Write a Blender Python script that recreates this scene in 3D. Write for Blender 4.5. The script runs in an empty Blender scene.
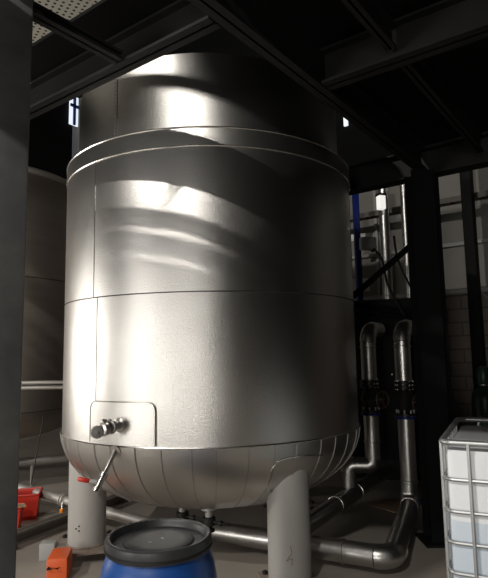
import bpy, bmesh, math, random
from mathutils import Vector, Matrix
random.seed(7)
PI = math.pi
SC = bpy.context.scene
COL = SC.collection

# ------------------------------------------------------------------ camera, world, light, exposure
EYE = Vector((0, 0, 1.6))
FPX, PITCH, ROLL = 536.7, 0.1188, -0.0177
Fv = Vector((0, math.cos(PITCH), math.sin(PITCH)))
U0 = Vector((0, -math.sin(PITCH), math.cos(PITCH)))
R0 = Vector((1, 0, 0))
Rv = math.cos(ROLL) * R0 + math.sin(ROLL) * U0
Uv = -math.sin(ROLL) * R0 + math.cos(ROLL) * U0
cd = bpy.data.cameras.new('camera')
cd.sensor_fit = 'VERTICAL'
cd.sensor_height = 24.0
cd.lens = FPX / 578 * 24.0
cd.clip_start = 0.05
cam = bpy.data.objects.new('camera', cd)
COL.objects.link(cam)
cam.matrix_world = Matrix(((Rv.x, Uv.x, -Fv.x, 0), (Rv.y, Uv.y, -Fv.y, 0), (Rv.z, Uv.z, -Fv.z, 1.6), (0, 0, 0, 1)))
SC.camera = cam
SC.view_settings.view_transform = 'Standard'
SC.view_settings.look = 'None'
SC.view_settings.gamma = 1
SC.view_settings.use_curve_mapping = False
SC.view_settings.exposure = 0.0
SC.cycles.use_denoising = True
SC.cycles.max_bounces = 8
SC.cycles.glossy_bounces = 5

world = bpy.data.worlds.new('world')
SC.world = world
world.use_nodes = True
world.node_tree.nodes['Background'].inputs[0].default_value = (0.75, 0.85, 1.0, 1)
world.node_tree.nodes['Background'].inputs[1].default_value = 0.6

# building axes: A runs far-left, B runs far-right; O is the platform corner
AZ = math.radians(-53.3)
UA = Vector((math.sin(AZ), math.cos(AZ), 0))
UB = Vector((-UA.y, UA.x, 0)) * -1
O = Vector((-0.125, 2.335, 0))
ROT = math.atan2(UB.y, UB.x)                      # rotation putting local x along B, local y along A


def ab(a, b, z=0.0):
    return O + UA * a + UB * b + Vector((0, 0, z))


def area_light(name, loc, target, sx, sy, power, color):
    ld = bpy.data.lights.new(name, 'AREA')
    ld.shape = 'RECTANGLE'
    ld.size, ld.size_y = sx, sy
    ld.energy = power
    ld.color = color
    o = bpy.data.objects.new(name, ld)
    COL.objects.link(o)
    o.location = loc
    o.rotation_euler = (Vector(target) - Vector(loc)).to_track_quat('-Z', 'Y').to_euler()
    return o


TX, TY = -0.296, 4.836                             # tank axis
WARM = (1.0, 0.955, 0.89)
# daylight: tall hall windows behind the camera
area_light('window_daylight', ab(3.0, -8.6, 1.40), ab(1.6, 1, 1.3), 2.2, 1.5, 175, WARM)
area_light('window_daylight_narrow', ab(-3.1, -8.6, 1.40), ab(1.2, 1, 1.3), 0.9, 1.5, 125, WARM)
area_light('window_daylight_side', ab(8.7, -3.0, 1.7), ab(1.5, 2, .9), 4.0, 1.9, 200, WARM)
area_light('band_light_near', ab(-1.9, -6.6, 7.0), (TX - .3, TY - 1.2, 2.4), 0.30, 0.10, 240, WARM)  # added unseen lamp; with the next one it bands the tank
area_light('band_light_far', ab(2.0, -6.8, 7.2), (TX - .5, TY - 1.2, 2.4), 0.3, 0.10, 290, WARM)

# ------------------------------------------------------------------ materials


def mat(name, color=(.5, .5, .5), rough=.6, metal=0.0, noise=0.0, nscale=6.0, col2=None, bump=0.0, bscale=60.0,
        emit=None, estr=0.0, spec=.5, extra=None, stretch=(1, 1, 1), trans=0.0, aniso=0.0):
    m = bpy.data.materials.new(name)
    m.use_nodes = True
    nt = m.node_tree
    b = nt.nodes['Principled BSDF']
    b.inputs['Base Color'].default_value = (*color, 1)
    b.inputs['Roughness'].default_value = rough
    b.inputs['Metallic'].default_value = metal
    b.inputs['Specular IOR Level'].default_value = spec
    if trans:
        b.inputs['Transmission Weight'].default_value = trans
    tc = nt.nodes.new('ShaderNodeTexCoord')
    mp = nt.nodes.new('ShaderNodeMapping')
    mp.inputs['Scale'].default_value = stretch
    nt.links.new(tc.outputs['Object'], mp.inputs[0])
    if noise > 0:
        n = nt.nodes.new('ShaderNodeTexNoise')
        n.inputs['Scale'].default_value = nscale
        n.inputs['Detail'].default_value = 6
        n.inputs['Roughness'].default_value = .65
        nt.links.new(mp.outputs[0], n.inputs['Vector'])
        r = nt.nodes.new('ShaderNodeValToRGB')
        r.color_ramp.elements[0].position = .5 - noise / 2
        r.color_ramp.elements[1].position = .5 + noise / 2
        r.color_ramp.elements[0].color = (*color, 1)
        r.color_ramp.elements[1].color = (*(col2 or color), 1)
        nt.links.new(n.outputs[0], r.inputs[0])
        nt.links.new(r.outputs[0], b.inputs['Base Color'])
    if bump > 0:
        n2 = nt.nodes.new('ShaderNodeTexNoise')
        n2.inputs['Scale'].default_value = bscale
        n2.inputs['Detail'].default_value = 3
        nt.links.new(tc.outputs['Object'], n2.inputs['Vector'])
        bp = nt.nodes.new('ShaderNodeBump')
        bp.inputs['Strength'].default_value = bump
        bp.inputs['Distance'].default_value = .01
        nt.links.new(n2.outputs[0], bp.inputs['Height'])
        nt.links.new(bp.outputs[0], b.inputs['Normal'])
    if emit:
        b.inputs['Emission Color'].default_value = (*emit, 1)
        b.inputs['Emission Strength'].default_value = estr
    if extra:
        extra(nt, b, tc)
    return m


M_CLAD = mat('embossed_cladding', (.62, .605, .58), .30, 1.0, noise=.7, nscale=2.2, col2=(.69, .675, .65), bump=.22, bscale=150)
M_CLADR = mat('pipe_cladding', (.50, .49, .47), .34, 1.0, noise=.6, nscale=5, col2=(.60, .59, .57), bump=.10, bscale=40)
M_SEAM = mat('bright_seam', (.80, .79, .77), .25, 1.0)
M_GROOVE = mat('dark_joint', (.10, .09, .085), .6, .6)
M_STEEL = mat('dull_stainless', (.40, .385, .36), .55, .55, noise=.6, nscale=4, col2=(.47, .45, .42), bump=.05, bscale=20)
M_LEG = mat('leg_stainless', (.37, .357, .335), .60, .3, noise=.7, nscale=5, col2=(.44, .427, .405), stretch=(1, 1, .4))
M_RUST = mat('rusty_plate', (.20, .14, .10), .75, .3, noise=.5, nscale=14, col2=(.34, .30, .26))
M_DKRUST = mat('brown_wheel', (.07, .035, .025), .5, .2)
M_POL = mat('polished_steel', (.60, .58, .55), .32, 1.0)
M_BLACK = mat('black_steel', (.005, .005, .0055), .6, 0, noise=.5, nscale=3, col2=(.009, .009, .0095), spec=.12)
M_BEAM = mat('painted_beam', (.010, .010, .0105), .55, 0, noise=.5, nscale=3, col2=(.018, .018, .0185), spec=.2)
M_COLUMN = mat('scuffed_column', (.030, .033, .036), .55, 0, noise=.5, nscale=4.5, col2=(.085, .083, .078))
M_DARK = mat('dark_equipment', (.006, .006, .007), .5, 0, spec=.2)
M_IRON = mat('cast_iron', (.03, .028, .027), .45, .5)
M_RUBBER = mat('black_rubber', (.008, .008, .008), .6)
M_CHAN = mat('dull_channel', (.12, .105, .09), .6, .3, noise=.5, nscale=6, col2=(.17, .15, .13))
M_FLOOR = mat('concrete_floor', (.29, .258, .222), .60, 0, noise=.55, nscale=1.3, col2=(.38, .342, .30), bump=.05, bscale=14)
M_RED = mat('red_plastic', (.55, .035, .02), .4)
M_ORANGE = mat('orange_plastic', (.75, .12, .03), .45)
M_AMBER = mat('orange_handle', (.85, .28, .03), .4)
M_REDH = mat('red_handle', (.75, .06, .035), .35)
M_BLUE = mat('blue_drum', (.010, .060, .25), .38, 0, noise=.4, nscale=5, col2=(.016, .08, .31))
M_LID = mat('black_lid', (.022, .023, .025), .42, 0, noise=.5, nscale=9, col2=(.05, .052, .055), bump=.05, bscale=30)
M_WHITE = mat('white_paint', (.75, .75, .73), .5)
M_GREY = mat('grey_plastic', (.35, .35, .34), .5)
M_NAVY = mat('blue_paint', (.008, .022, .17), .45, spec=.3)
M_GAS = mat('green_gas_bottle', (.012, .045, .028), .35, 0, noise=.4, nscale=8, col2=(.02, .06, .04))
M_TOTE = mat('milky_tote', (.70, .73, .76), .35, 0, noise=.4, nscale=3, col2=(.76, .78, .80))
M_LIQ = mat('milky_tote_filled', (.50, .58, .66), .35, 0, noise=.4, nscale=3, col2=(.55, .62, .69))
M_CAGE = mat('galvanised_cage', (.45, .46, .46), .4, .8)
M_HOSE = mat('pale_hose', (.34, .31, .27), .5)
M_CARD = mat('cardboard', (.40, .27, .17), .8)
M_PANEL = mat('translucent_panel', (.20, .19, .17), .6, 0, noise=.5, nscale=1.5, col2=(.26, .25, .225))
M_ROOF = mat('dark_roof', (.006, .006, .006), .8, spec=.1)
M_WALL = mat('plain_wall', (.20, .18, .16), .8, 0, noise=.5, nscale=1.0, col2=(.25, .225, .20))
M_LAMP = mat('lamp_glow', (1, 1, 1), .5, emit=(1, .98, .92), estr=.75)
M_DAY = mat('daylit_panel', (1, 1, 1), .5, emit=(.80, .90, 1.0), estr=.9)


def brick_extra(nt, b, tc):
    br = nt.nodes.new('ShaderNodeTexBrick')
    br.inputs['Color1'].default_value = (.20, .165, .14, 1)
    br.inputs['Color2'].default_value = (.235, .195, .165, 1)
    br.inputs['Mortar'].default_value = (.12, .10, .085, 1)
    br.inputs['Scale'].default_value = 1.0
    br.inputs['Brick Width'].default_value = .4
    br.inputs['Row Height'].default_value = .2
    br.inputs['Mortar Size'].default_value = .012
    sp = nt.nodes.new('ShaderNodeSeparateXYZ')
    cb = nt.nodes.new('ShaderNodeCombineXYZ')
    nt.links.new(tc.outputs['Object'], sp.inputs[0])
    nt.links.new(sp.outputs['Y'], cb.inputs['X'])
    nt.links.new(sp.outputs['Z'], cb.inputs['Y'])
    nt.links.new(cb.outputs[0], br.inputs['Vector'])
    nt.links.new(br.outputs['Color'], b.inputs['Base Color'])


M_BRICK = mat('block_wall', rough=.7, extra=brick_extra)

# ------------------------------------------------------------------ mesh helpers


def new_bm():
    return bmesh.new()


def obj(name, bm, m, parent=None, smooth=True, at=None, angle=38):
    """links bm as ONE mesh object; vertices are world coordinates, moved so the origin sits at `at` or parent's location"""
    me = bpy.data.meshes.new(name)
    org = Vector(at) if at is not None else (parent.matrix_world.translation.copy() if parent else None)
    if org is None:
        xs = [v.co for v in bm.verts]
        org = Vector((sum(v.x for v in xs) / len(xs), sum(v.y for v in xs) / len(xs), min(v.z for v in xs)))
    bmesh.ops.recalc_face_normals(bm, faces=bm.faces)
    bmesh.ops.translate(bm, verts=bm.verts, vec=-org)
    if smooth:
        for f in bm.faces:
            f.smooth = True
        for e in bm.edges:
            if len(e.link_faces) == 2 and e.calc_face_angle(0) > math.radians(angle):
                e.smooth = False
    bm.to_mesh(me)
    bm.free()
    if isinstance(m, (list, tuple)):
        for k in m:
            me.materials.append(k)
    else:
        me.materials.append(m)
    o = bpy.data.objects.new(name, me)
    COL.objects.link(o)
    if parent:
        o.parent = parent
        o.location = org - parent.matrix_world.translation
        o.matrix_world = Matrix.Translation(org)
    else:
        o.location = org
        o.matrix_world = Matrix.Translation(org)
    return o


def tag(o, label=None, cat=None, group=None, kind=None):
    if label: o['label'] = label
    if cat: o['category'] = cat
    if group: o['group'] = group
    if kind: o['kind'] = kind
    return o


def thing(name, label, cat, loc, group=None):
    o = bpy.data.objects.new(name, None)
    o.empty_display_size = .1
    COL.objects.link(o)
    o.location = loc
    o.matrix_world = Matrix.Translation(Vector(loc))
    return tag(o, label, cat, group)


def struct(name, bm, m, **k):
    o = obj(name, bm, m, **k)
    o['kind'] = 'structure'
    return o


def copy_tree(root, offset, label=None):
    r = root.copy()
    COL.objects.link(r)
    r.location = root.location + Vector(offset)
    if label: r['label'] = label
    for ch in list(root.children):
        c = ch.copy()
        COL.objects.link(c)
        c.parent = r
        for g in list(ch.children):
            d = g.copy()
            COL.objects.link(d)
            d.parent = c
    return r


def frame(d):
    d = Vector(d).normalized()
    up = Vector((0, 0, 1)) if abs(d.z) < .95 else Vector((1, 0, 0))
    x = up.cross(d).normalized()
    y = d.cross(x).normalized()
    return x, y, d


def box(bm, c, s, rot=0.0, bevel=0.0, mi=0, tilt=None):
    """box centred at c of size s, turned rot about z"""
    before = set(bm.verts)
    r = bmesh.ops.create_cube(bm, size=1)
    vs = r['verts']
    bmesh.ops.scale(bm, vec=s, verts=vs)
    fs = list({f for v in vs for f in v.link_faces})
    if bevel > 0:
        es = list({e for v in vs for e in v.link_edges})
        bmesh.ops.bevel(bm, geom=es, offset=bevel, segments=2, profile=.6, affect='EDGES')
    vs = [v for v in bm.verts if v not in before]
    M = Matrix.Translation(Vector(c)) @ Matrix.Rotation(rot, 4, 'Z')
    if tilt is not None:
        M = M @ tilt
    bmesh.ops.transform(bm, matrix=M, verts=vs)
    for v in vs:
        for f in v.link_faces:
            f.material_index = mi


def ibeam(bm, p, q, w, h, t=.012, fl=.016):
    """I section from p to q (both at the centre of the section), web vertical"""
    p, q = Vector(p), Vector(q)
    d = (q - p)
    L = d.length
    rot = math.atan2(d.y, d.x)
    c = (p + q) / 2
    tilt = Matrix.Rotation(-math.asin(max(-1, min(1, d.z / L))), 4, 'Y')
    for cc, s in (((0, 0, 0), (L, t, h)), ((0, 0, h / 2 - fl / 2), (L, w, fl)), ((0, 0, -h / 2 + fl / 2), (L, w, fl))):
        before = set(bm.verts)
        bmesh.ops.create_cube(bm, size=1)
        vs = [v for v in bm.verts if v not in before]
        bmesh.ops.scale(bm, vec=s, verts=vs)
        bmesh.ops.translate(bm, vec=cc, verts=vs)
        bmesh.ops.transform(bm, matrix=Matrix.Translation(c) @ Matrix.Rotation(rot, 4, 'Z') @ tilt, verts=vs)


def tube(bm, pts, r, n=20, cap=True, mi=0):
    """swept tube through pts; r a number or one per point"""
    pts = [Vector(p) for p in pts]
    rs = r if isinstance(r, (list, tuple)) else [r] * len(pts)
    rings = []
    x = None
    for i, p in enumerate(pts):
        if i == 0: d = pts[1] - p
        elif i == len(pts) - 1: d = p - pts[i - 1]
        else: d = (pts[i + 1] - p).normalized() + (p - pts[i - 1]).normalized()
        d.normalize()
        if x is None:
            x, y, _ = frame(d)
        else:
            x = (x - d * x.dot(d)).normalized()
            y = d.cross(x)
        rings.append([bm.verts.new(p + (x * math.cos(2 * PI * k / n) + y * math.sin(2 * PI * k / n)) * rs[i]) for k in range(n)])
    for a, b in zip(rings, rings[1:]):
        for k in range(n):
            f = bm.faces.new((a[k], a[(k + 1) % n], b[(k + 1) % n], b[k]))
            f.material_index = mi
    if cap:
        bm.faces.new(rings[0][::-1]).material_index = mi
        bm.faces.new(rings[-1]).material_index = mi


def lathe(bm, prof, c=(0, 0, 0), axis=(0, 0, 1), n=48, mi=0, close=True):
    """prof: list of (radius, height along axis)"""
    x, y, d = frame(axis)
    c = Vector(c)
    rings = []
    for r, h in prof:
        if r < 1e-5:
            rings.append([bm.verts.new(c + d * h)])
        else:
            rings.append([bm.verts.new(c + d * h + (x * math.cos(2 * PI * k / n) + y * math.sin(2 * PI * k / n)) * r) for k in range(n)])
    for a, b in zip(rings, rings[1:]):
        for k in range(n):
            k2 = (k + 1) % n
            if len(a) == 1 and len(b) == 1: continue
            if len(a) == 1: f = bm.faces.new((a[0], b[k2], b[k]))
            elif len(b) == 1: f = bm.faces.new((a[k], a[k2], b[0]))
            else: f = bm.faces.new((a[k], a[k2], b[k2], b[k]))
            f.material_index = mi
    if close:
        for rg in (rings[0], rings[-1]):
            if len(rg) > 2:
                bm.faces.new(rg).material_index = mi


def elbow(p, c1, q, R, k=8):
    """points of a rounded corner at c1 between p and q"""
    p, c1, q = Vector(p), Vector(c1), Vector(q)
    a, b = (p - c1).normalized(), (q - c1).normalized()
    ang = a.angle(b)
    t = R / math.tan(ang / 2)
    s, e = c1 + a * t, c1 + b * t
    cen = c1 + (a + b).normalized() * (R / math.sin(ang / 2))
    v0, v1 = s - cen, e - cen
    tot = v0.angle(v1)
    out = []
    for i in range(k + 1):
        u = i / k
        out.append(cen + (v0 * math.sin((1 - u) * tot) + v1 * math.sin(u * tot)) / math.sin(tot))
    return out


def bolts(bm, c, axis, R, n, r=.009, L=.05):
    x, y, d = frame(axis)
    for k in range(n):
        t = 2 * PI * (k + .5) / n
        p = Vector(c) + (x * math.cos(t) + y * math.sin(t)) * R
        tube(bm, [p - d * L / 2, p + d * L / 2], r, n=6)


# ------------------------------------------------------------------ the setting
b = new_bm()
box(b, ab(1.5, -2.0, -.05), (19, 19, .1), ROT)
struct('floor', b, M_FLOOR, smooth=False)
b = new_bm()
# one closed roof slab above everything seen; the small band lamps hang below it
box(b, ab(1.5, -2.0, 8.6), (19, 19, .1), ROT)
struct('ceiling', b, M_ROOF, smooth=False)

WB = 6.6     # back wall, at right in view
b = new_bm()
box(b, Vector((0, 0, 1.22)), (.2, 19, 2.44))
o = struct('wall_back', b, M_BRICK, smooth=False, at=(0, 0, 0))
o.location = ab(1.5, WB + .1)
o.rotation_euler.z = ROT
b = new_bm()
box(b, ab(1.5, WB + .14, 5.5), (.1, 19, 6.12), ROT)
# glazing bars between the translucent panes
struct('window_1', b, M_PANEL, smooth=False)
b = new_bm()
for k in range(16):
    a = -6 + k * 1.0
    box(b, ab(a, WB + .06, 5.5), (.05, .05, 6.1), ROT)
for z in (3.2, 4.4):
    box(b, ab(1.5, WB + .06, z), (.05, 19, .05), ROT)
struct('trim_1', b, M_GREY, smooth=False)
b = new_bm()
box(b, ab(10.5, -1.5, 4.3), (16, .2, 8.6), ROT)
struct('wall_left', b, M_WALL, smooth=False)
b = new_bm()
box(b, ab(-6.6, -1.5, 4.3), (16, .2, 8.6), ROT)
struct('wall_right', b, M_ROOF, smooth=False)
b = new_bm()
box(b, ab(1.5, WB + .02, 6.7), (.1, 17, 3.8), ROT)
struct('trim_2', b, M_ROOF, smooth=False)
b = new_bm()
box(b, ab(10.35, -1.5, 6.3), (16, .1, 4.6), ROT)
struct('trim_3', b, M_ROOF, smooth=False)
b = new_bm()
for a0, a1, z0, z1 in ((-6.6, -3.8, 0, 8.6), (-2.4, 1.8, 0, 8.6), (4.2, 10.5, 0, 8.6), (1.8, 4.2, 0, .7), (1.8, 4.2, 4.0, 8.6), (-3.8, -2.4, 0, .7), (-3.8, -2.4, 4.0, 8.6)):
    box(b, ab((a0 + a1) / 2, -9.2, (z0 + z1) / 2), (.2, a1 - a0, z1 - z0), ROT)
struct('wall_front', b, M_WALL, smooth=False)

b = new_bm()
box(b, ab(10.25, 6.49, 8.1), (.26, .04, .8), ROT)
struct('window_2', b, M_DAY, smooth=False)
b = new_bm()
box(b, ab(10.2, 6.48, 8.1), (.06, .05, .8), ROT)
box(b, ab(10.2, 6.49, 8.22), (.26, .05, .07), ROT)
struct('trim_4', b, M_NAVY, smooth=False)
b = new_bm()
box(b, ab(2.42, WB - .06, 5.66), (.04, .07, .26), ROT)
struct('window_3', b, M_DAY, smooth=False)

# ------------------------------------------------------------------ steel platform over the viewer
ZS = 3.2   # underside of the beams


def beam(p, q, w, h, label, name='steel_beam', m=M_BEAM, group='steel beams of the dark overhead platform'):
    bb = new_bm()
    p = Vector(p) + Vector((0, 0, h / 2)); q = Vector(q) + Vector((0, 0, h / 2))
    ibeam(bb, p, q, w, h)
    return tag(obj(name, bb, m, smooth=False), label, 'beam', group)


beam(ab(0.06, .09, ZS), ab(5.2, .09, ZS), .10, .18, 'dark steel beam crossing the upper left in front of the big tank top')
beam(ab(0, -1.5, ZS), ab(0, 2.9, ZS), .10, .22, 'dark steel beam slanting down right in front of the big tank top', m=M_BEAM)
beam(ab(-.06, 1.0, ZS), ab(-5, 1.0, ZS), .12, .22, 'dark overhead beam rising to the upper right corner of the photo')
beam(ab(.85, 3.12, ZS), ab(-5, 3.12, ZS), .16, .26, 'dark beam along the platform edge above the far right pipes')
for k, (a, lab) in enumerate(((-.5, 'thin dark joist at top, first to the right of the slanting platform beam'),
                              (-1.25, 'thin dark joist at top right, second from the slanting platform beam'),
                              (-2.0, 'thin dark joist in the upper right corner, third from the slanting beam'))):
    beam(ab(a, -1.5, ZS + .05), ab(a, .94, ZS + .05), .06, .15, lab, 'steel_joist', group='joists of the dark platform')
    beam(ab(a, 1.06, ZS + .05), ab(a, 2.92, ZS + .05), .06, .15, lab.replace('dark joist', 'dark far joist'), 'steel_joist', group='joists of the dark platform')
for k, (a, lab) in enumerate(((.70, 'short dark joist crossing in front of the pale perforated ceiling by the left column'),)):
    beam(ab(a, -1.6, ZS), ab(a, .03, ZS), .075, .05, lab, 'steel_joist', group='joists of the dark platform')
# closed deck, right of the slanting beam
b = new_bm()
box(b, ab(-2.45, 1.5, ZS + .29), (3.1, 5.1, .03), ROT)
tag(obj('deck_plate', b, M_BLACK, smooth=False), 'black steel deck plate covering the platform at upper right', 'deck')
def perf_extra(nt, b, tc):
    mp = nt.nodes.new('ShaderNodeMapping')
    mp.inputs['Scale'].default_value = (1 / .055, 1 / .055, 1 / .055)
    mp.inputs['Rotation'].default_value = (0, 0, ROT)
    nt.links.new(tc.outputs['Object'], mp.inputs[0])
    fr = nt.nodes.new('ShaderNodeVectorMath'); fr.operation = 'FRACTION'
    nt.links.new(mp.outputs[0], fr.inputs[0])
    su = nt.nodes.new('ShaderNodeVectorMath'); su.operation = 'SUBTRACT'
    su.inputs[1].default_value = (.5, .5, 0)
    nt.links.new(fr.outputs[0], su.inputs[0])
    ml = nt.nodes.new('ShaderNodeVectorMath'); ml.operation = 'MULTIPLY'
    ml.inputs[1].default_value = (1, 1, 0)
    nt.links.new(su.outputs[0], ml.inputs[0])
    le = nt.nodes.new('ShaderNodeVectorMath'); le.operation = 'LENGTH'
    nt.links.new(ml.outputs[0], le.inputs[0])
    lt = nt.nodes.new('ShaderNodeMath'); lt.operation = 'LESS_THAN'; lt.inputs[1].default_value = .24
    nt.links.new(le.outputs['Value'], lt.inputs[0])
    mx = nt.nodes.new('ShaderNodeMix'); mx.data_type = 'RGBA'
    mx.inputs['A'].default_value = (.60, .58, .50, 1)
    mx.inputs['B'].default_value = (.03, .03, .03, 1)
    nt.links.new(lt.outputs[0], mx.inputs['Factor'])
    nt.links.new(mx.outputs['Result'], b.inputs['Base Color'])


M_PERF = mat('perforated_sheet', rough=.6, extra=perf_extra)
b = new_bm()
box(b, (-1.95, 4.35, 4.6), (2.2, 2.0, .02), ROT)
tag(obj('perforated_ceiling', b, M_PERF, smooth=False), 'pale perforated ceiling sheet high above the beams, beside the top of the left column', 'ceiling sheet')
b = new_bm()
box(b, ab(-.97, -.90, ZS + .225), (1.5, 1.8, .02), ROT)  # added out of view to stop the high lamps reaching the tank's right side
tag(obj('deck_plate', b, M_BLACK, smooth=False), 'unseen black deck plate that keeps light off the right of the big tank', 'deck')
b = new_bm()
box(b, ab(-1.9, .7, 4.65), (4.4, 5.0, .08), ROT)  # slab added to block light from the tank neck
tag(obj('neck_shade_slab', b, M_BLACK, smooth=False), 'black slab added high above the platform to shade the tank neck', 'deck')
for a0, a1, b0, b1, lab in ((.35, 4.35, -2.05, -1.42, 'unseen black slab strip shading the lower tank neck'),
                            (.35, 1.2, -1.40, -.62, 'unseen black slab shading the tank neck, nearer the slanting beam'),
                            (1.75, 4.35, -1.40, -.62, 'unseen black slab shading the tank neck, next to the pale perforated ceiling sheet')):
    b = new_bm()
    box(b, ab((a0 + a1) / 2, (b0 + b1) / 2, 4.65), (b1 - b0, a1 - a0, .08), ROT)  # unseen light blockers; the gap between them leaves one neck patch lit
    tag(obj('neck_shade_slab', b, M_BLACK, smooth=False), lab, 'deck')
# open grating bars of the walkway, out of view; spaced to band the tank light
ORD = ('first', 'second', 'third', 'fourth', 'fifth', 'sixth', 'seventh')
b = new_bm()
box(b, ab(1.52, .065, ZS + .20), (.47, 2.9, .02), ROT)
tag(obj('deck_plate', b, M_BLACK, smooth=False), 'narrow black deck strip between the upper left beam and the pale ceiling sheet', 'deck')
b = new_bm()
box(b, ab(1.52, -1.40, ZS + .165), (.66, 2.9, .02), ROT)  # added out of view to keep lamp stripes off the left column
tag(obj('deck_plate', b, M_BLACK, smooth=False), 'unseen black deck plate that shades the left column', 'deck')
for k in range(3):
    beam(ab(3.0, -.54 - .23 * k, ZS + .09), ab(.07, -.54 - .23 * k, ZS + .09), .09, .06,
         'unseen slim dark walkway cross bar, ' + ORD[k] + ' in from the upper left beam', 'walkway_bar', M_BLACK, 'cross bars of the open walkway')

# left column (close) and right column
b = new_bm()
box(b, (-1.113, 2.296, 1.6), (.30, .30, 3.2), math.radians(24), .008)
tag(obj('steel_column', b, M_COLUMN), 'scuffed grey square column filling the left edge of the photo', 'column')
root = thing('steel_column', 'black steel column standing between the insulated pipes and the white tote', 'column', (1.61, 4.74, 0))
b = new_bm()
for c, s in (((1.61, 4.74, 1.6), (.014, .20, 3.2)), ((1.61, 4.64, 1.6), (.20, .016, 3.2)), ((1.61, 4.84, 1.6), (.20, .016, 3.2))):
    box(b, c, s, 0)
obj('shaft', b, M_BLACK, root, smooth=False)
b = new_bm()
box(b, (1.61, 4.74, .01), (.32, .32, .02), 0, .003)
obj('base_plate', b, M_BLACK, root)
b = new_bm()
box(b, (1.80, 4.86, 1.6), (.05, .05, 3.2), 0)
tag(obj('cable_conduit', b, M_DARK, smooth=False), 'dark square conduit rising just right of the black column', 'conduit')


# ------------------------------------------------------------------ the big insulated tank
R = 1.26
Z4, Z3, Z2, Z1, ZN = .992, 2.016, 3.035, 3.171, 3.77
tank = thing('insulated_tank', 'large metal clad cylindrical tank on round legs, filling the middle of the photo', 'tank', (TX, TY, 0))
TC = Vector((TX, TY, 0))


def pol(th, r, z):
    """th degrees, 0 facing the viewer, positive to the right"""
    t = math.radians(th)
    return Vector((TX + math.sin(t) * r, TY - math.cos(t) * r, z))


b = new_bm()
lathe(b, [(R, Z4), (R, Z3 - .004), (R - .004, Z3), (R, Z3 + .004), (R, Z2), (R + .004, Z2), (R + .004, Z1 - .01), (R - .004, Z1)], TC, n=128, close=False)
obj('shell', b, M_CLAD, tank)
b = new_bm()
lathe(b, [(R - .002, Z1), (1.175, Z1 + .012)], TC, n=128, close=False)
obj('shoulder_ring', b, M_CLAD, tank)
b = new_bm()
lathe(b, [(1.17, Z1), (1.17, ZN), (1.16, ZN + .008), (0, ZN + .05)], TC, n=128, close=False)
obj('neck', b, M_CLAD, tank)
# bottom dish: gores with standing seams
prof = [(R, Z4), (R + .012, Z4 - .004), (1.245, Z4 - .08), (1.20, Z4 - .16), (1.12, Z4 - .24), (1.00, Z4 - .31), (.82, Z4 - .365), (.6, Z4 - .40), (.3, Z4 - .42), (0, Z4 - .43)]
DD = .585
prof = [(R, Z4), (R + .012, Z4 - .004)]
for k in range(1, 13):
    t = k / 12 * PI / 2
    prof.append((.30 + (R - .30 + .010) * math.cos(t), Z4 - DD * math.sin(t)))
prof += [(.2, Z4 - DD - .003), (0, Z4 - DD - .005)]
b = new_bm()
lathe(b, prof, TC, n=84, close=False)
obj('bottom_dish', b, M_CLAD, tank)
b = new_bm()
for g in range(42):
    th = -12.0 + g * 360 / 42 + .8 * math.sin(g * 2.3)
    pts = [pol(th, r * 1.0 + .0005, z) for r, z in prof[1:-2]]
    tube(b, pts, .0045, n=5, cap=False)
obj('gore_seams', b, M_CLADR, tank)
# bright beads
for z, r, rr, nm in ((Z1 - .003, R + .001, .0075, 'bead'), (Z2, R + .003, .0055, 'bead'), (Z4, R + .008, .0065, 'bead')):
    b = new_bm()
    pts = [pol(th, r, z) for th in range(0, 361, 3)]
    tube(b, pts, rr, n=6, cap=False)
    obj('seam_bead', b, M_SEAM, tank)
b = new_bm()
tube(b, [pol(th, R + .001, Z3) for th in range(0, 361, 3)], .0045, n=6, cap=False)
obj('middle_joint', b, M_GROOVE, tank)
# vertical lap joints of the cladding sheets
for th, z0, z1, r in ((-37, Z4 + .01, Z3, R), (-39, Z3, Z2, R), (-33, Z1 + .02, ZN, 1.17), (75, Z3, Z2, R), (140, Z4, Z2, R), (-120, Z4, Z2, R)):
    b = new_bm()
    tube(b, [pol(th, r, z0), pol(th, r, z1)], .0030, n=6)
    obj('lap_joint', b, M_CLADR, tank)
for k in range(19):
    z = Z1 + .02 + k * .031
    b = new_bm()
    lathe(b, [(.0045, 0), (.0045, .004), (.0, .006)], pol(-34, 1.17, z), pol(-34, 1, 0) - TC, n=8, close=False)
    obj('rivet', b, M_SEAM, tank)
# raised access panel round the sampling outlet
b = new_bm()
th0, th1, z0, z1 = -38.9, -13.9, Z4 + .012, 1.285
W = []
out = [(th0, z0)]
cr = 2.6; cz = .055
out += [(th0, z1 - cz)]
for i in range(1, 7):
    t = i / 6 * PI / 2
    out.append((th0 + cr * (1 - math.cos(t)), z1 - cz + cz * math.sin(t)))
for i in range(1, 24):
    out.append((th0 + cr + (th1 - th0 - 2 * cr) * i / 24, z1))
for i in range(0, 7):
    t = i / 6 * PI / 2
    out.append((th1 - cr + cr * math.sin(t), z1 - cz + cz * math.cos(t)))
out.append((th1, z0))
lo, hi = [], []
top = [b.verts.new(pol(th, R + .012, z)) for th, z in out]
bot = [b.verts.new(pol(th, R + .012, z0)) for th, z in out]
inn = [b.verts.new(pol(th, R + .000, z)) for th, z in out]
for i in range(len(out) - 1):
    if out[i][0] != out[i + 1][0]:
        vs = [top[i], top[i + 1], bot[i + 1], bot[i]]
        b.faces.new(vs)
    b.faces.new((top[i], inn[i], inn[i + 1], top[i + 1]))
bmesh.ops.remove_doubles(b, verts=b.verts, dist=.0002)
pan = obj('access_panel', b, M_CLAD, tank)
b = new_bm()
tube(b, [pol(th, R + .012, z) for th, z in out], .0042, n=6)
e = obj('panel_edge', b, M_SEAM, tank)
e.parent = pan
e.location = (0, 0, 0)

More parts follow.
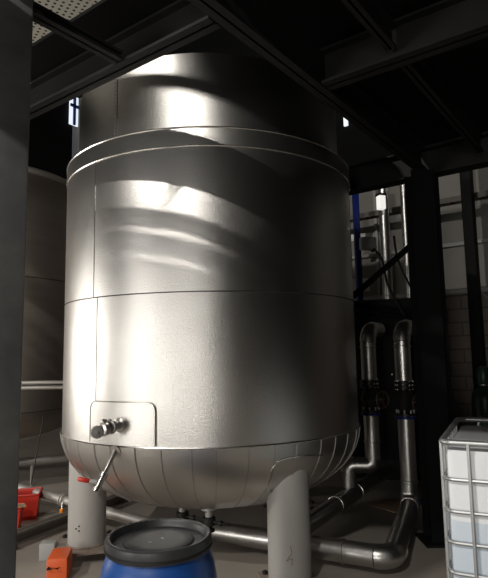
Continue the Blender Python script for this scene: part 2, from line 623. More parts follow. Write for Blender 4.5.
# sanitary sampling outlet
th = -26
n = (pol(th, 1, 0) - TC).normalized()
n2 = (n + Vector((-.55, .10, -.30))).normalized()
p0 = pol(th, R + .005, 1.135)
out_v = thing('sample_valve', 'short clamped steel outlet valve on the access panel, low on the big tank', 'valve', p0)
b = new_bm()
lathe(b, [(.048, 0), (.048, .012), (.030, .02), (.027, .05), (.027, .075), (.046, .082), (.050, .095), (.046, .108)], p0, n, n=28)
obj('flange_stub', b, M_POL, out_v)
p1 = p0 + n * .085
fc = Vector((.22, -.97, -.05)).normalized()
b = new_bm()
tube(b, [p1 - n * .01, p1 + n2 * .085], .020, n=16)
lathe(b, [(.030, -.03), (.042, -.026), (.045, 0), (.042, .026), (.030, .03)], p1 + n2 * .055, n, n=28)
obj('valve_body', b, M_POL, out_v)
b = new_bm()
tube(b, [p1 + n2 * .05, p1 + n2 * .05 + Vector((0, -.01, .055))], .012, n=10)
box(b, p1 + n2 * .05 + Vector((0, -.01, .058)), (.03, .05, .012), .3, .003)
obj('clamp_nut', b, M_POL, out_v)
p2 = p1 + n2 * .105
b = new_bm()
lathe(b, [(.018, -.01), (.038, .0), (.042, .006), (.042, .016), (.036, .022), (.010, .024), (.010, .032), (0, .034)], p2, fc, n=28)
obj('end_cap', b, M_STEEL, out_v)

# drain tap: slim pipe hanging from the rim joint, red lever
th = -27.5
pa = pol(th, R + .01, .965)
tap = thing('drain_tap', 'slim steel drain tap with red lever hanging from the big tank rim', 'tap', pa)
pb = pa + Vector((-.085, -.10, -.205))
b = new_bm()
tube(b, [pa + Vector((0.01, .03, .03)), pa, pa + (pb - pa) * .75], .015, n=14)
lathe(b, [(.045, 0), (.045, .006), (.02, .01)], pol(th, R + .004, .955), (pol(th, 1, 0) - TC) + Vector((0, 0, -.3)), n=24)
obj('pipe', b, M_POL, tap)
b = new_bm()
dv = (pb - pa).normalized()
lathe(b, [(.018, 0), (.026, .005), (.026, .035), (.020, .04), (.020, .10), (.027, .104), (.027, .13), (.022, .132)], pa + (pb - pa) * .62, dv, n=20)
obj('valve_body', b, M_POL, tap)
b = new_bm()
h0 = pa + (pb - pa) * .88 + Vector((-.02, -.01, 0))
tube(b, [h0, h0 + Vector((-.035, -.01, .008)), h0 + Vector((-.050, -.012, .010))], [.013, .012, .010], n=10)
lv = obj('lever', b, M_WHITE, tap)
b = new_bm()
tube(b, [h0 + Vector((-.045, -.012, .010)), h0 + Vector((-.055, -.012, .012)), h0 + Vector((-.112, -.016, .024)), h0 + Vector((-.120, -.016, .026))], [.011, .016, .015, .009], n=12)
g = obj('red_grip', b, M_REDH, tap)
g['label'] = 'red plastic grip'

# legs
LEGS = ((-1.31, 4.56), (.285, 3.95), (.42, 5.72))
for i, (lx, ly) in enumerate(LEGS):
    pz_ = .088 if i != 1 else .02
    b = new_bm()
    lathe(b, [(.150, pz_ + .01), (.150, .80)], (lx, ly, 0), n=48)
    leg = obj('leg', b, M_LEG, tank)
    b = new_bm()
    tube(b, [(lx + .155 * math.sin(t * PI / 12), ly - .155 * math.cos(t * PI / 12), pz_ + .017) for t in range(25)], .008, n=6, cap=False)
    w = obj('weld_collar', b, M_RUST, tank)
    b = new_bm()
    ps_ = .46 if i != 1 else .38
    box(b, (lx, ly, pz_), (ps_, ps_, .022), .25, .003)
    bp = obj('base_plate', b, M_RUST, tank)
    for sx in (-1, 1):
        for sy in (-1, 1):
            b = new_bm()
            k_ = ps_ / 2 - .05
            c = Vector((lx, ly, 0)) + Matrix.Rotation(.25, 3, 'Z') @ Vector((sx * k_, sy * k_, 0))
            tube(b, [c, c + Vector((0, 0, pz_ + .035))], .012, n=8)
            lathe(b, [(.022, pz_ + .011), (.022, pz_ + .028)], c, n=6)
            if i != 1:
                tube(b, [c, c + Vector((0, 0, .012))], .04, n=12)
                lathe(b, [(.022, .055), (.022, .077)], c, n=6)
            obj('levelling_bolt', b, M_IRON, tank)
# marks on the legs
lx, ly = LEGS[0]
for dx, z in ((-.045, .25), (-.02, .27), (-.02, .235)):
    t = math.asin(dx / .15)
    c = Vector((lx + .150 * math.sin(t), ly - .150 * math.cos(t), z))
    b = new_bm()
    lathe(b, [(.007, 0), (.007, .004), (0, .005)], c, (math.sin(t), -math.cos(t), 0), n=8, close=False)
    obj('leg_screw', b, M_IRON, tank)
b = new_bm()
lx, ly = LEGS[1]
pts = [(-.005, .30), (.004, .275), (.002, .25), (-.018, .225), (-.034, .205), (-.012, .215), (.012, .222), (.004, .20), (.006, .18)]
tube(b, [(lx + dx, ly - math.sqrt(.15 ** 2 - dx * dx) - .001, z) for dx, z in pts], .0028, n=5)
obj('scratch_mark', b, M_RUST, tank)
# boot plate around the right leg on the dish
b = new_bm()
bpts = [(33.0, .498, .82), (25.5, .63, 1.06), (21.9, .71, 1.149), (21.5, .809, 1.221), (23.0, .869, 1.248), (24.6, .886, 1.254), (27.8, .896, 1.257),
        (31.5, .898, 1.257), (36.5, .891, 1.255), (41.2, .877, 1.251)]
tube(b, [pol(t_, r_ + .004, z) for t_, z, r_ in bpts], .005, n=6)
obj('boot_seam', b, M_SEAM, tank)

# bottom outlets under the dish, each with a small valve
for c, lab in (((-.52, 4.45), 'small dark flanged valve under the big tank, just above the drum lid'),
               ((-.30, 4.30), 'small steel flanged valve under the big tank, right of the drum lid')):
    c = Vector((c[0], c[1], -.10))
    v = thing('outlet_valve', lab, 'valve', c + Vector((0, 0, .36)), 'outlet valves under the big tank')
    b = new_bm()
    lathe(b, [(.03, .57), (.03, .56), (.062, .555), (.062, .535), (.062, .53), (.062, .512), (.03, .508), (.03, .45)], c, n=24)
    obj('nozzle', b, M_STEEL, v)
    b = new_bm()
    lathe(b, [(.026, .46), (.05, .455), (.05, .40), (.026, .395), (.026, .37), (.045, .365), (.045, .35)], c, n=20)
    bolts(b, c + Vector((0, 0, .532)), (0, 0, 1), .05, 8, .006, .06)
    obj('valve_body', b, M_IRON, v)
    b = new_bm()
    q = c + Vector((.04, -.03, .425))
    tube(b, [q, q + Vector((.06, -.03, .0)), q + Vector((.13, -.04, -.015))], [.011, .010, .008], n=8)
    lathe(b, [(.02, -.008), (.02, .008)], q + Vector((.055, -.028, 0)), (1, -.4, 0), n=12)
    obj('lever', b, M_IRON, v)

# ------------------------------------------------------------------ second tank behind, at left
T2 = Vector((-3.45, 7.05, 0))
t2 = thing('storage_tank', 'brownish steel tank behind, between the left column and the big tank', 'tank', T2)
b = new_bm()
lathe(b, [(1.26, .97), (1.26, 3.82), (1.20, 3.88), (.0, 4.1)], T2, n=96, close=False)
M_T2 = mat('old_cladding', (.28, .245, .215), .48, .75, noise=.7, nscale=3, col2=(.36, .32, .285), stretch=(.3, .3, 4), bump=.1, bscale=20)
obj('shell', b, M_T2, t2)
b = new_bm()
p2_ = [(1.26, .97)]
for k in range(1, 13):
    t = k / 12 * PI / 2
    p2_.append((1.26 * .55 + 1.26 * .45 * math.cos(t), .97 - .36 * math.sin(t)))
p2_.append((0, .56))
lathe(b, p2_, T2, n=96, close=False)
obj('bottom_dish', b, M_T2, t2)
for z, r in ((2.53, 1.262), (.97, 1.262)):
    b = new_bm()
    tube(b, [T2 + Vector((math.cos(k * PI / 40) * r, math.sin(k * PI / 40) * r, z)) for k in range(81)], .006, n=6, cap=False)
    obj('seam_bead', b, M_GROOVE, t2)
b = new_bm()
tube(b, [T2 + Vector((math.cos(k * PI / 40) * 1.265, math.sin(k * PI / 40) * 1.265, 3.81)) for k in range(81)], .035, n=8, cap=False)
obj('rim_band', b, M_STEEL, t2)
for k, t in enumerate((180, 300, 95)):
    t = math.radians(t)
    b = new_bm()
    lathe(b, [(.13, .02), (.13, .74)], T2 + Vector((.85 * math.cos(t), .85 * math.sin(t), 0)), n=32)
    lathe(b, [(.2, 0), (.2, .02)], T2 + Vector((.85 * math.cos(t), .85 * math.sin(t), 0)), n=32)
    obj('leg', b, M_LEG, t2)
# twin pipes across the second tank
for dz, lab in ((0, 'upper of two slim pipes running across the brown tank at left'), (-.052, 'lower of two slim pipes running across the brown tank at left')):
    b = new_bm()
    c0, c1 = Vector((-2.9, 5.62, 1.335 + dz)), Vector((-1.62, 5.62, 1.335 + dz))
    tube(b, [c0, c1], .020, n=12)
    tag(obj('steel_pipe', b, M_STEEL), lab, 'pipe', 'twin pipes across the brown tank')

# ------------------------------------------------------------------ insulated pipes
PR = .080


def pipe_thing(label, paths, m=M_CLADR, group='insulated pipes', rings=(), r=PR, base=None):
    """each path in paths is one straight or elbow piece -> its own part"""
    b0 = Vector(paths[0][1][0])
    t = thing('insulated_pipe', label, 'pipe', (b0.x, b0.y, min(Vector(p).z for _, pp in paths for p in pp) - r), group)
    for nm, pp in paths:
        bb = new_bm()
        rr = r * (1.06 if nm == 'elbow' else 1.0)
        tube(bb, pp, rr, n=28)
        obj(nm, bb, m, t)
    for p, d in rings:
        bb = new_bm()
        d = Vector(d).normalized(); p = Vector(p)
        lathe(bb, [(r * 1.02, -.010), (r * 1.10, -.006), (r * 1.10, .006), (r * 1.02, .010)], p, d, n=28)
        obj('band', bb, M_CLADR, t)
    return t


def route(pts, R=.13):
    """straight / elbow pieces for a polyline"""
    pts = [Vector(p) for p in pts]
    out = []
    cur = pts[0]
    for i in range(1, len(pts) - 1):
        e = elbow(pts[i - 1], pts[i], pts[i + 1], R)
        out.append(('pipe_section', [cur, e[0]]))
        out.append(('elbow', e))
        cur = e[-1]
    out.append(('pipe_section', [cur, pts[-1]]))
    return out


V2 = Vector((1.57, 5.40, 0))
V1 = Vector((1.31, 5.75, 0))
E1 = Vector((1.02, 4.02, .13))
L1 = Vector((-.42, 4.76, .13))
pts = [L1, E1, Vector((V2.x, V2.y, .13)), Vector((V2.x, V2.y, .93))]
pipe_thing('shiny insulated pipe on the floor that turns and rises beside the black column', route(pts, .11),
           rings=[(E1 + (L1 - E1) * .22, L1 - E1), (E1 + (V2 - E1).normalized() * .25, V2 + Vector((0, 0, .13)) - E1), ((V2.x, V2.y, .34), (0, 0, 1))])
pts = [Vector((.62, 5.0, .14)), Vector((1.02, 5.62, .14)), Vector((1.02, 5.72, .60)), Vector((V1.x, V1.y, .60)), Vector((V1.x, V1.y, 1.10))]
pts = [(V1.x, V1.y, .93), (V1.x, V1.y, .42), (1.06, 5.80, .42), (1.06, 5.80, .20)]
pipe_thing('insulated pipe dropping from the left valve and bending left near the tank underside', route(pts, .07),
           rings=[((V1.x, V1.y, .66), (0, 0, 1))])
pts = [(.44, 4.74, .12), (1.75, 6.90, .12)]
pipe_thing('straight insulated floor pipe running away behind the right tank leg', [('pipe_section', [Vector(p) for p in pts])],
           rings=[((.85, 5.415, .12), (1.2, 1.98, 0)), ((1.15, 5.91, .12), (1.2, 1.98, 0))])
pts = [(2.03, 5.85, .35), (2.03, 5.85, 1.02)]
pipe_thing('short upright insulated pipe just left of the black column, farthest back', [('pipe_section', [Vector(p) for p in pts])], r=.055,
           rings=[((2.03, 5.85, .40), (0, 0, 1))])

for V, lab in ((V1, 'upper insulated pipe with a bent top, left of the pair above the valves'),
               (V2, 'upper insulated pipe with a bent top, right of the pair beside the black column')):
    pts = [(V.x, V.y, 1.30), (V.x, V.y, 1.83), Vector((V.x, V.y, 1.83)) + UB * .30]
    pipe_thing(lab, route(pts, .14), rings=[((V.x, V.y, 1.64), (0, 0, 1))], group='bent pipes above the valves', r=.080)


def gate_valve(V, lab):
    z = .94
    t = thing('gate_valve', lab, 'valve', (V.x, V.y, z), 'valves between the insulated pipes')
    bb = new_bm()
    lathe(bb, [(.095, .02), (.095, .045), (.055, .055), (.08, .11), (.10, .16), (.08, .21), (.055, .27), (.10, .285), (.10, .31), (.06, .312), (.06, .325), (.10, .328), (.10, .352)], (V.x, V.y, z), n=28)
    obj('valve_body', bb, M_IRON, t)
    for zz in (.035, .318):
        for k in range(8):
            a = 2 * PI * (k + .5) / 8
            bb = new_bm()
            p = Vector((V.x + .082 * math.cos(a), V.y + .082 * math.sin(a), z + zz))
            tube(bb, [p - Vector((0, 0, .045)), p + Vector((0, 0, .045))], .009, n=6)
            obj('bolt', bb, M_POL, t)
    bb = new_bm()
    lathe(bb, [(.060, -.008), (.102, -.006), (.102, .016), (.060, .018)], (V.x, V.y, z), n=28)
    obj('flange', bb, M_NAVY, t)
    d = Vector((.5, -.86, 0))
    bb = new_bm()
    c = Vector((V.x, V.y, z + .16))
    tube(bb, [c + d * .06, c + d * .18], .014, n=10)
    obj('stem', bb, M_POL, t)
    bb = new_bm()
    x, y, dd = frame(d)
    c2 = c + d * .18
    tube(bb, [c2 + (x * math.cos(k * PI / 14) + y * math.sin(k * PI / 14)) * .085 for k in range(29)], .010, n=8, cap=False)
    for k in range(5):
        a = 2 * PI * k / 5
        tube(bb, [c2, c2 + (x * math.cos(a) + y * math.sin(a)) * .083], .006, n=6)
    obj('handwheel', bb, M_DKRUST, t)
    return t


gate_valve(V1, 'black flanged valve with handwheel under the left bent pipe')
gate_valve(V2, 'black flanged valve with handwheel under the right bent pipe, beside the black column')

# dark pump cabinet and frame behind the pipes
cab = thing('pump_cabinet', 'black equipment cabinet in the gloom behind the insulated pipes', 'cabinet', (1.95, 7.0, 0))
b = new_bm()
box(b, (1.85, 7.15, 1.13), (1.15, .5, 2.26), -.35, .01)
obj('housing', b, M_DARK, cab)
for i in range(3):
    b = new_bm()
    c = Vector((1.85, 7.15, 0)) + Matrix.Rotation(-.35, 3, 'Z') @ Vector((-.37 + .37 * i, -.26, 1.2))
    box(b, c, (.34, .02, 1.9), -.35, .004)
    obj('door_panel', b, M_BLACK, cab)
for dx, z in ((-.45, 1.9), (-.2, 1.75), (.15, 1.62), (.45, 1.8), (.1, 1.3), (-.35, 1.35), (.42, 1.42)):
    b = new_bm()
    c = Vector((1.85, 7.15, z)) + Matrix.Rotation(-.35, 3, 'Z') @ Vector((dx, -.275, 0))
    lathe(b, [(.012, 0), (.012, .01), (0, .014)], c, Matrix.Rotation(-.35, 3, 'Z') @ Vector((0, -1, 0)), n=10, close=False)
    obj('knob', b, M_POL, cab)

# small ducts / risers behind, against the glazed wall
for (x, y, z0, z1, r, lab) in ((2.09, 7.75, 0, 4.4, .075, 'tall shiny upright duct, left of the pair behind the bent pipes'),
                               (2.40, 7.75, 0, 4.4, .055, 'tall shiny upright duct beside the black column, right of the pair')):
    b = new_bm()
    tube(b, [(x, y, z0), (x, y, z1)], r, n=20)
    for z in (1.2, 2.4, 3.3):
        lathe(b, [(r, z - .012), (r * 1.12, z - .008), (r * 1.12, z + .008), (r, z + .012)], (x, y, 0), n=20)
    tag(obj('ventilation_duct', b, M_CLADR), lab, 'duct', 'upright ducts at the glazed wall')
for (x, y, z, s, lab) in ((2.00, 7.55, 3.72, (.10, .10, .20), 'small white lamp on the left upright duct behind the black beams'),
                          (2.36, 7.55, 4.02, (.07, .07, .06), 'small bright lamp high beside the black column')):
    lp = thing('wall_lamp', lab, 'lamp', (x, y, z), 'small lamps by the ducts')
    b = new_bm()
    box(b, (x, y, z), s, .3, .01)
    obj('glass', b, M_LAMP, lp)
    b = new_bm()
    box(b, (x, y, z + s[2] / 2 + .015), (s[0] * 1.15, s[1] * 1.15, .03), .3, .005)
    obj('cap', b, M_DARK, lp)
for (x, y, z, s, lab) in ((1.88, 8.3, 3.38, (.36, .04, .11), 'narrow bright notice strip on the glazed wall, upper of two'),
                          (1.80, 8.3, 2.62, (.30, .04, .20), 'bright white board on the glazed wall beside the tank, lower of two')):
    b = new_bm()
    box(b, (x, y, z), s, -.35, .004)
    tag(obj('white_board', b, M_WHITE), lab, 'board', 'white boards on the glazed wall')

# blue upright post right of the tank
b = new_bm()
box(b, (1.71, 7.9, 2.1), (.08, .08, 4.2), .2, .006)
tag(obj('blue_post', b, M_NAVY), 'blue painted upright post just right of the big tank', 'post')
# grey sensor box
sb = thing('junction_box', 'grey junction box with cables beside the blue post', 'box', (1.55, 6.6, 2.85))
b = new_bm()
box(b, (1.56, 6.6, 2.93), (.20, .10, .16), .1, .02)
obj('housing', b, M_GREY, sb)
b = new_bm()
lathe(b, [(.03, 0), (.03, .03), (.015, .035)], (1.62, 6.6, 2.86), (0, 0, -1), n=14)
obj('cable_gland', b, M_DARK, sb)

# cable tray (upper) and pipe (lower) along the glazed wall
trp = [ab(3.0, WB - .38, 3.74), ab(-4.5, WB - .38, 3.74)]
b = new_bm()
d = (trp[1] - trp[0])
for s in (-1, 1):
    box(b, (trp[0] + trp[1]) / 2 + UB * .08 * s + Vector((0, 0, .03)), (.012, d.length, .08), ROT)
for k in range(34):
    box(b, trp[0] + d * (k + .5) / 34, (.16, .04, .012), ROT)
tag(obj('cable_tray', b, M_CHAN, smooth=False), 'grey ladder cable tray running above the ducts at right', 'cable tray')
b = new_bm()
tube(b, [ab(4.0, WB - .25, 2.44), ab(-4.5, WB - .25, 2.44)], .045, n=14)
tag(obj('wall_pipe', b, M_GREY), 'pale horizontal pipe on top of the block wall at far right', 'pipe')
# dark posts in front of the glazed wall
for a, w, lab in ((.05, .24, 'wide black post against the glazed wall, right of the black column'),):
    b = new_bm()
    box(b, (3.17, 7.35, 2.9), (.18, .14, 5.8), ROT, .005)
    tag(obj('dark_post', b, M_BLACK), lab, 'post')

# diagonal braces and dark rails
for p, q, w, lab in (((1.28, 6.3, 2.24), (2.05, 6.3, 2.88), .07, 'black diagonal brace rising to the black column'),
                     ((1.25, 6.5, 2.18), (2.16, 6.5, 2.02), .08, 'thick black rail sloping down to the black column above the bent pipes'),
                     ((1.25, 6.35, 2.04), (2.16, 6.35, 1.96), .04, 'thin black rail just above the bent pipes')):
    b = new_bm()
    p, q = Vector(p), Vector(q)
    ibeam(b, p, q, w, w)
    tag(obj('steel_brace', b, M_BLACK, smooth=False), lab, 'brace', 'black braces behind the tank')
# hanging cables
for pp, lab in (([(1.62, 6.55, 2.86), (1.70, 6.5, 2.7), (1.74, 6.45, 2.4), (1.86, 6.4, 2.1), (1.90, 6.38, 2.0)], 'black hanging cable, left of two between braces and ducts'),
                ([(1.86, 6.5, 3.0), (1.88, 6.45, 2.7), (1.98, 6.4, 2.4), (2.10, 6.35, 2.15), (2.16, 6.35, 1.96)], 'black hanging cable, nearest the black column')):
    b = new_bm()
    P = [Vector(p) for p in pp]
    sm = []
    for i in range(len(P) - 1):
        for k in range(6):
            u = k / 6
            a0 = P[max(i - 1, 0)]; a3 = P[min(i + 2, len(P) - 1)]
            sm.append(.5 * ((2 * P[i]) + (P[i + 1] - a0) * u + (2 * a0 - 5 * P[i] + 4 * P[i + 1] - a3) * u * u + (-a0 + 3 * P[i] - 3 * P[i + 1] + a3) * u ** 3))
    sm.append(P[-1])
    tube(b, sm, .014, n=8)
    tag(obj('hanging_cable', b, M_RUBBER), lab, 'cable', 'black cables by the ducts')
# pale hose loop on the block wall
b = new_bm()
c = ab(.2, WB - .04, 2.05)
pts = []
for k in range(25):
    t = PI * .55 - k / 24 * PI * 1.15
    pts.append(ab(.45 - .22 * math.cos(t), WB - .04, 2.02 + .40 * math.sin(t)))
tube(b, pts, .012, n=8)
tag(obj('hose_loop', b, M_HOSE), 'pale hose hanging in a loop on the block wall', 'hose')

# gas cylinder
gp = Vector((2.84, 6.5, 0))
gas = thing('gas_cylinder', 'dark green gas cylinder standing against the wall behind the white tote', 'gas cylinder', gp)
b = new_bm()
lathe(b, [(.14, 0), (.145, .02), (.145, .98), (.135, 1.06), (.10, 1.12), (.055, 1.155), (.045, 1.17)], gp, n=36)
obj('bottle', b, M_GAS, gas)
b = new_bm()
lathe(b, [(.050, 1.165), (.062, 1.17), (.062, 1.185), (.050, 1.19)], gp, n=28)
obj('collar', b, M_POL, gas)
b = new_bm()
lathe(b, [(.075, 1.18), (.082, 1.20), (.082, 1.32), (.065, 1.375), (.03, 1.395), (0, 1.40)], gp, n=28, close=False)
obj('valve_guard', b, M_GAS, gas)

# ------------------------------------------------------------------ white tote in a cage, right edge
tA = math.radians(-26)                                   # direction of its near face
DX = Vector((math.cos(tA), math.sin(tA), 0))             # along near face to the right
DY = Vector((-DX.y, DX.x, 0))                            # away
C0 = Vector((.93, 2.64, 0))
WX, WY, HT = 1.18, .94, 1.16
rotT = math.atan2(DX.y, DX.x)


def tp(x, y, z):
    return C0 + DX * x + DY * y + Vector((0, 0, z))


tote = thing('liquid_tote', 'white plastic liquid tote in a wire cage at the right edge', 'tote', tp(WX / 2, WY / 2, 0))
b = new_bm()
box(b, tp(WX / 2, WY / 2, .635), (WX - .03, WY - .03, .99), rotT, .035)
body = obj('bottle', b, [M_TOTE, M_LIQ], tote)
for f in body.data.polygons:
    pass
# the lower liquid-filled part reads bluish: own band of wall faces
b = new_bm()
box(b, tp(WX / 2, WY / 2, .49), (WX - .027, WY - .027, .68), rotT, .035)
q = obj('filled_part', b, M_LIQ, tote)
q['label'] = 'bluish liquid filled lower half'
b = new_bm()
zs = (.29, .43, .57, .705, .845, .99, HT)
for z in zs[:-1]:
    cs = [tp(0, 0, z), tp(WX, 0, z), tp(WX, WY, z), tp(0, WY, z)]
    loop = []
    for i in range(4):
        loop += elbow(cs[i - 1], cs[i], cs[(i + 1) % 4], .05, 5)
    loop.append(loop[0])
    tube(b, loop, .009, n=8, cap=False)
for i in range(8):
    for fx in (0, 1):
        tube(b, [tp(WX * (i + .85) / 8.4, -.008 if not fx else WY + .008, .15), tp(WX * (i + .85) / 8.4, -.008 if not fx else WY + .008, HT)], .0085, n=8)
        tube(b, [tp(-.008 if not fx else WX + .008, WY * (i + .5) / 8, .15), tp(-.008 if not fx else WX + .008, WY * (i + .5) / 8, HT)], .0085, n=8)
obj('cage', b, M_CAGE, tote)
b = new_bm()
cs = [tp(0, 0, HT), tp(WX, 0, HT), tp(WX, WY, HT), tp(0, WY, HT)]
loop = []
for i in range(4):
    loop += elbow(cs[i - 1], cs[i], cs[(i + 1) % 4], .06, 6)
loop.append(loop[0])
tube(b, loop, .015, n=10, cap=False)
obj('top_rail', b, M_CAGE, tote)
b = new_bm()
lathe(b, [(.12, 0), (.12, .03), (.10, .035), (.10, .05), (0, .055)], tp(WX / 2, WY / 2, 1.12), n=28, close=False)
obj('screw_cap', b, M_GREY, tote)
b = new_bm()
for i in range(3):
    box(b, tp(WX / 2, .07 + (WY - .14) / 2 * i, .06), (WX, .12, .09), rotT, .004)
box(b, tp(WX / 2, WY / 2, .125), (WX + .02, WY + .02, .03), rotT, .004)
obj('pallet', b, M_GREY, tote)

# ------------------------------------------------------------------ blue drum with black lid, near
D = Vector((-.386, 2.425, -.008))
drum = thing('plastic_drum', 'blue plastic drum with a black clamp lid in the foreground', 'drum', D)
b = new_bm()
lathe(b, [(.198, .008), (.218, .012), (.228, .04), (.242, .12), (.250, .30), (.252, .50), (.248, .66), (.238, .72), (.222, .765), (.212, .78), (.210, .80)], D, n=72)
obj('body', b, M_BLUE, drum)
b = new_bm()
lathe(b, [(.216, .784), (.224, .786), (.227, .792), (.2275, .826), (.225, .836), (.218, .841), (.208, .839), (.202, .832), (.200, .816), (.194, .810), (.154, .811), (.150, .815), (.146, .817), (.10, .817), (0, .819)], D, n=72, close=False)
obj('lid', b, M_LID, drum)
b = new_bm()
lathe(b, [(.227, .794), (.2305, .796), (.2305, .804), (.227, .806)], D, n=72, close=False)
obj('clamp_ring', b, M_RUBBER, drum)
for dx, dy, s in ((.012, .012, .006), (-.035, -.04, .0035), (-.028, -.034, .003), (.02, .0, .003)):
    b = new_bm()
    lathe(b, [(s, 0), (s, .0015), (0, .002)], D + Vector((dx, dy, .8175)), n=8, close=False)
    obj('paint_speck', b, M_WHITE, drum)

# ------------------------------------------------------------------ low pipes and clutter at left, under the tanks
b = new_bm()
P = [Vector((-2.30, 5.10, .47)), Vector((-1.82, 4.93, .43)), Vector((-1.05, 4.66, .36)), Vector((-.55, 4.50, .31)), Vector((-.40, 4.45, .30))]
fp = thing('steel_pipe', 'dull steel pipe passing behind the left tank leg under the tank', 'pipe', (-1.4, 4.8, .3))
P = [Vector((-2.95, 6.39, .20)), Vector((-1.72, 5.41, .20)), Vector((-.66, 4.56, .20))]
tube(b, P, .042, n=16)
obj('pipe_section', b, M_STEEL, fp)
b = new_bm()
dirp = (P[1] - P[0]).normalized()
lathe(b, [(.05, -.03), (.065, -.028), (.065, -.012), (.05, -.01), (.05, .01), (.065, .012), (.065, .028), (.05, .03)], P[1] + dirp * -.1, dirp, n=20)
obj('flange', b, M_STEEL, fp)
for q in (P[0] + (P[1] - P[0]) * .35, P[1] + (P[2] - P[1]) * .75):
    b = new_bm()
    tube(b, [Vector((q.x, q.y, 0)), Vector((q.x, q.y, q.z - .04))], .02, n=10)
    box(b, (q.x, q.y, .008), (.14, .14, .016), 0)
    obj('pipe_stand', b, M_RUST, fp)
q = P[1] + dirp * -.1 + Vector((0, -.05, -.0))
dvv = thing('drip_valve', 'little valve with an orange handle hanging from the steel pipe at left', 'valve', q + Vector((0, 0, -.2)))
b = new_bm()
tube(b, [q + Vector((0, .0, .0)), q + Vector((0, -.02, -.08))], .012, n=10)
obj('stem', b, M_POL, dvv)
b = new_bm()
tube(b, [q + Vector((0, -.03, -.06)), q + Vector((0, -.03, -.07)), q + Vector((.002, -.03, -.15)), q + Vector((.002, -.03, -.16))], [.012, .02, .018, .01], n=10)
obj('handle', b, M_AMBER, dvv)

# rusty floor channel and a parallel slim pipe
b = new_bm()
ibeam(b, (-2.12, 4.42, .09), (-1.32, 5.99, .09), .10, .10)
for u in (.2, .85):
    c = Vector((-2.12, 4.42, 0)).lerp(Vector((-1.32, 5.99, 0)), u)
    tube(b, [c, c + Vector((0, 0, .06))], .02, n=8)
M_CHAN = mat('dull_channel', (.12, .105, .09), .6, .3, noise=.5, nscale=6, col2=(.17, .15, .13))
tag(obj('floor_channel', b, M_CHAN, smooth=False), 'long grey steel channel lying low behind the left tank leg', 'steel channel')
b = new_bm()
tube(b, [(-3.2, 6.7, .3), (-1.2, 7.7, .3)], .05, n=14)
for u in (.25, .8):
    c = Vector((-3.2, 6.7, 0)).lerp(Vector((-1.2, 7.7, 0)), u)
    tube(b, [c, c + Vector((0, 0, .27))], .02, n=8)
tag(obj('steel_pipe', b, M_STEEL), 'long slim pipe near the floor behind the red crates', 'pipe')
b = new_bm()
tube(b, [(-2.1, 6.6, .2), (.9, 8.3, .2)], .06, n=14)
for u in (.2, .8):
    c = Vector((-2.1, 6.6, 0)).lerp(Vector((.9, 8.3, 0)), u)
    tube(b, [c, c + Vector((0, 0, .2))], .02, n=8)
tag(obj('steel_pipe', b, M_CHAN), 'dark pipe near the floor far behind under the big tank', 'pipe')


def crate(c, s, rot, m, label, h_open=True, group=None, taper=.86):
    t = thing('plastic_crate', label, 'crate', c, group)
    bb = new_bm()
    c = Vector(c)
    Rm = Matrix.Rotation(rot, 3, 'Z')
    def ring(sx, sy, z):
        return [bb.verts.new(c + Rm @ Vector((x * sx / 2, y * sy / 2, z))) for x, y in ((-1, -1), (1, -1), (1, 1), (-1, 1))]
    w = .012
    rs = [ring(s[0] * taper, s[1] * taper, 0), ring(s[0], s[1], s[2]), ring(s[0] - 2 * w, s[1] - 2 * w, s[2]), ring(s[0] * taper - 2 * w, s[1] * taper - 2 * w, w)]
    for a_, b_ in zip(rs, rs[1:]):
        for k in range(4):
            bb.faces.new((a_[k], a_[(k + 1) % 4], b_[(k + 1) % 4], b_[k]))
    bb.faces.new(rs[0][::-1]); bb.faces.new(rs[3])
    obj('bin', bb, m, t, smooth=False)
    bb = new_bm()
    ps = [c + Rm @ Vector((x * s[0] / 2, y * s[1] / 2, s[2])) for x, y in ((-1, -1), (1, -1), (1, 1), (-1, 1))]
    loop = []
    for i in range(4):
        loop += elbow(ps[i - 1], ps[i], ps[(i + 1) % 4], .02, 4)
    loop.append(loop[0])
    tube(bb, loop, .011, n=6, cap=False)
    obj('rim', bb, m, t)
    return t


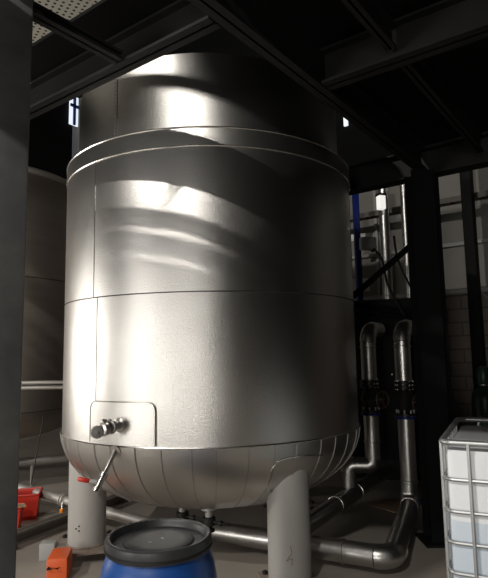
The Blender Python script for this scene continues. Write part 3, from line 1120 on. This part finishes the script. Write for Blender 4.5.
crate((-2.28, 5.20, 0), (.34, .26, .20), .25, M_RED, 'red plastic crate at left, nearest the left column', group='red crates')
crate((-2.30, 5.62, 0), (.40, .28, .24), .25, M_RED, 'red plastic crate at left, behind the nearer red crate', group='red crates')
b = new_bm()
tube(b, [(-2.39, 5.15, .218), (-2.17, 5.21, .238)], .014, n=10)
tag(obj('marker_tube', b, mat('light_blue', (.08, .22, .55), .4)), 'light blue tube lying across the front red crate', 'tube')
b = new_bm()
box(b, (-2.18, 5.18, .222), (.22, .12, .006), .5)
tag(obj('cardboard_sheet', b, M_CARD, smooth=False), 'small brown cardboard sheet resting on the front red crate', 'cardboard')

# orange case beside the leg foot with a grey box on it
oc = thing('tool_case', 'orange tool case on the floor left of the left tank leg', 'tool case', (-1.43, 4.14, 0))
b = new_bm()
box(b, (-1.385, 4.14, .085), (.145, .24, .17), .15, .018)
obj('case', b, M_ORANGE, oc)
b = new_bm()
tube(b, [(-1.42, 4.03, .11), (-1.42, 3.99, .11), (-1.35, 4.00, .11), (-1.35, 4.04, .11)], .009, n=8)
obj('handle', b, M_RUBBER, oc)
b = new_bm()
box(b, (-1.60, 4.50, .065), (.12, .10, .13), .1, .01)
tag(obj('grey_box', b, M_GREY), 'pale grey box on the floor right behind the orange tool case', 'box')

# upright rod with a dark clamp hanging under the brown tank
b = new_bm()
tube(b, [(-2.30, 5.90, .25), (-2.22, 6.0, .95)], .007, n=8)
tag(obj('hanging_rod', b, M_IRON), 'thin dark rod rising from the steel pipe under the brown tank', 'rod')

# red drum far behind under the tank
b = new_bm()
lathe(b, [(.17, 0), (.18, .02), (.18, .40), (.17, .42), (0, .425)], (.50, 6.35, 0), n=32)
tag(obj('red_canister', b, mat('deep_red', (.20, .008, .008), .45)), 'dark red canister in the shade behind the right tank leg', 'canister')
# cardboard box far behind
b = new_bm()
box(b, (1.50, 5.78, .006), (.34, .36, .012), .6, .002)
tag(obj('cardboard_sheet', b, M_CARD), 'brown cardboard sheet lying on the floor in the gloom below the pipes', 'cardboard')
# pump feet near column
ft = thing('feed_pump', 'small feed pump stand with blue paint beside the foot of the black column', 'pump', (1.86, 5.2, 0))
b = new_bm()
box(b, (1.84, 5.25, .16), (.34, .26, .06), .2, .01)
obj('bracket', b, M_NAVY, ft)
b = new_bm()
for dx, dy in ((-.12, -.08), (.12, -.08), (.12, .08), (-.12, .08)):
    tube(b, [(1.84 + dx, 5.25 + dy, 0), (1.84 + dx, 5.25 + dy, .14)], .018, n=10)
    lathe(b, [(.04, 0), (.04, .012)], (1.84 + dx, 5.25 + dy, 0), n=14)
obj('feet', b, M_STEEL, ft)
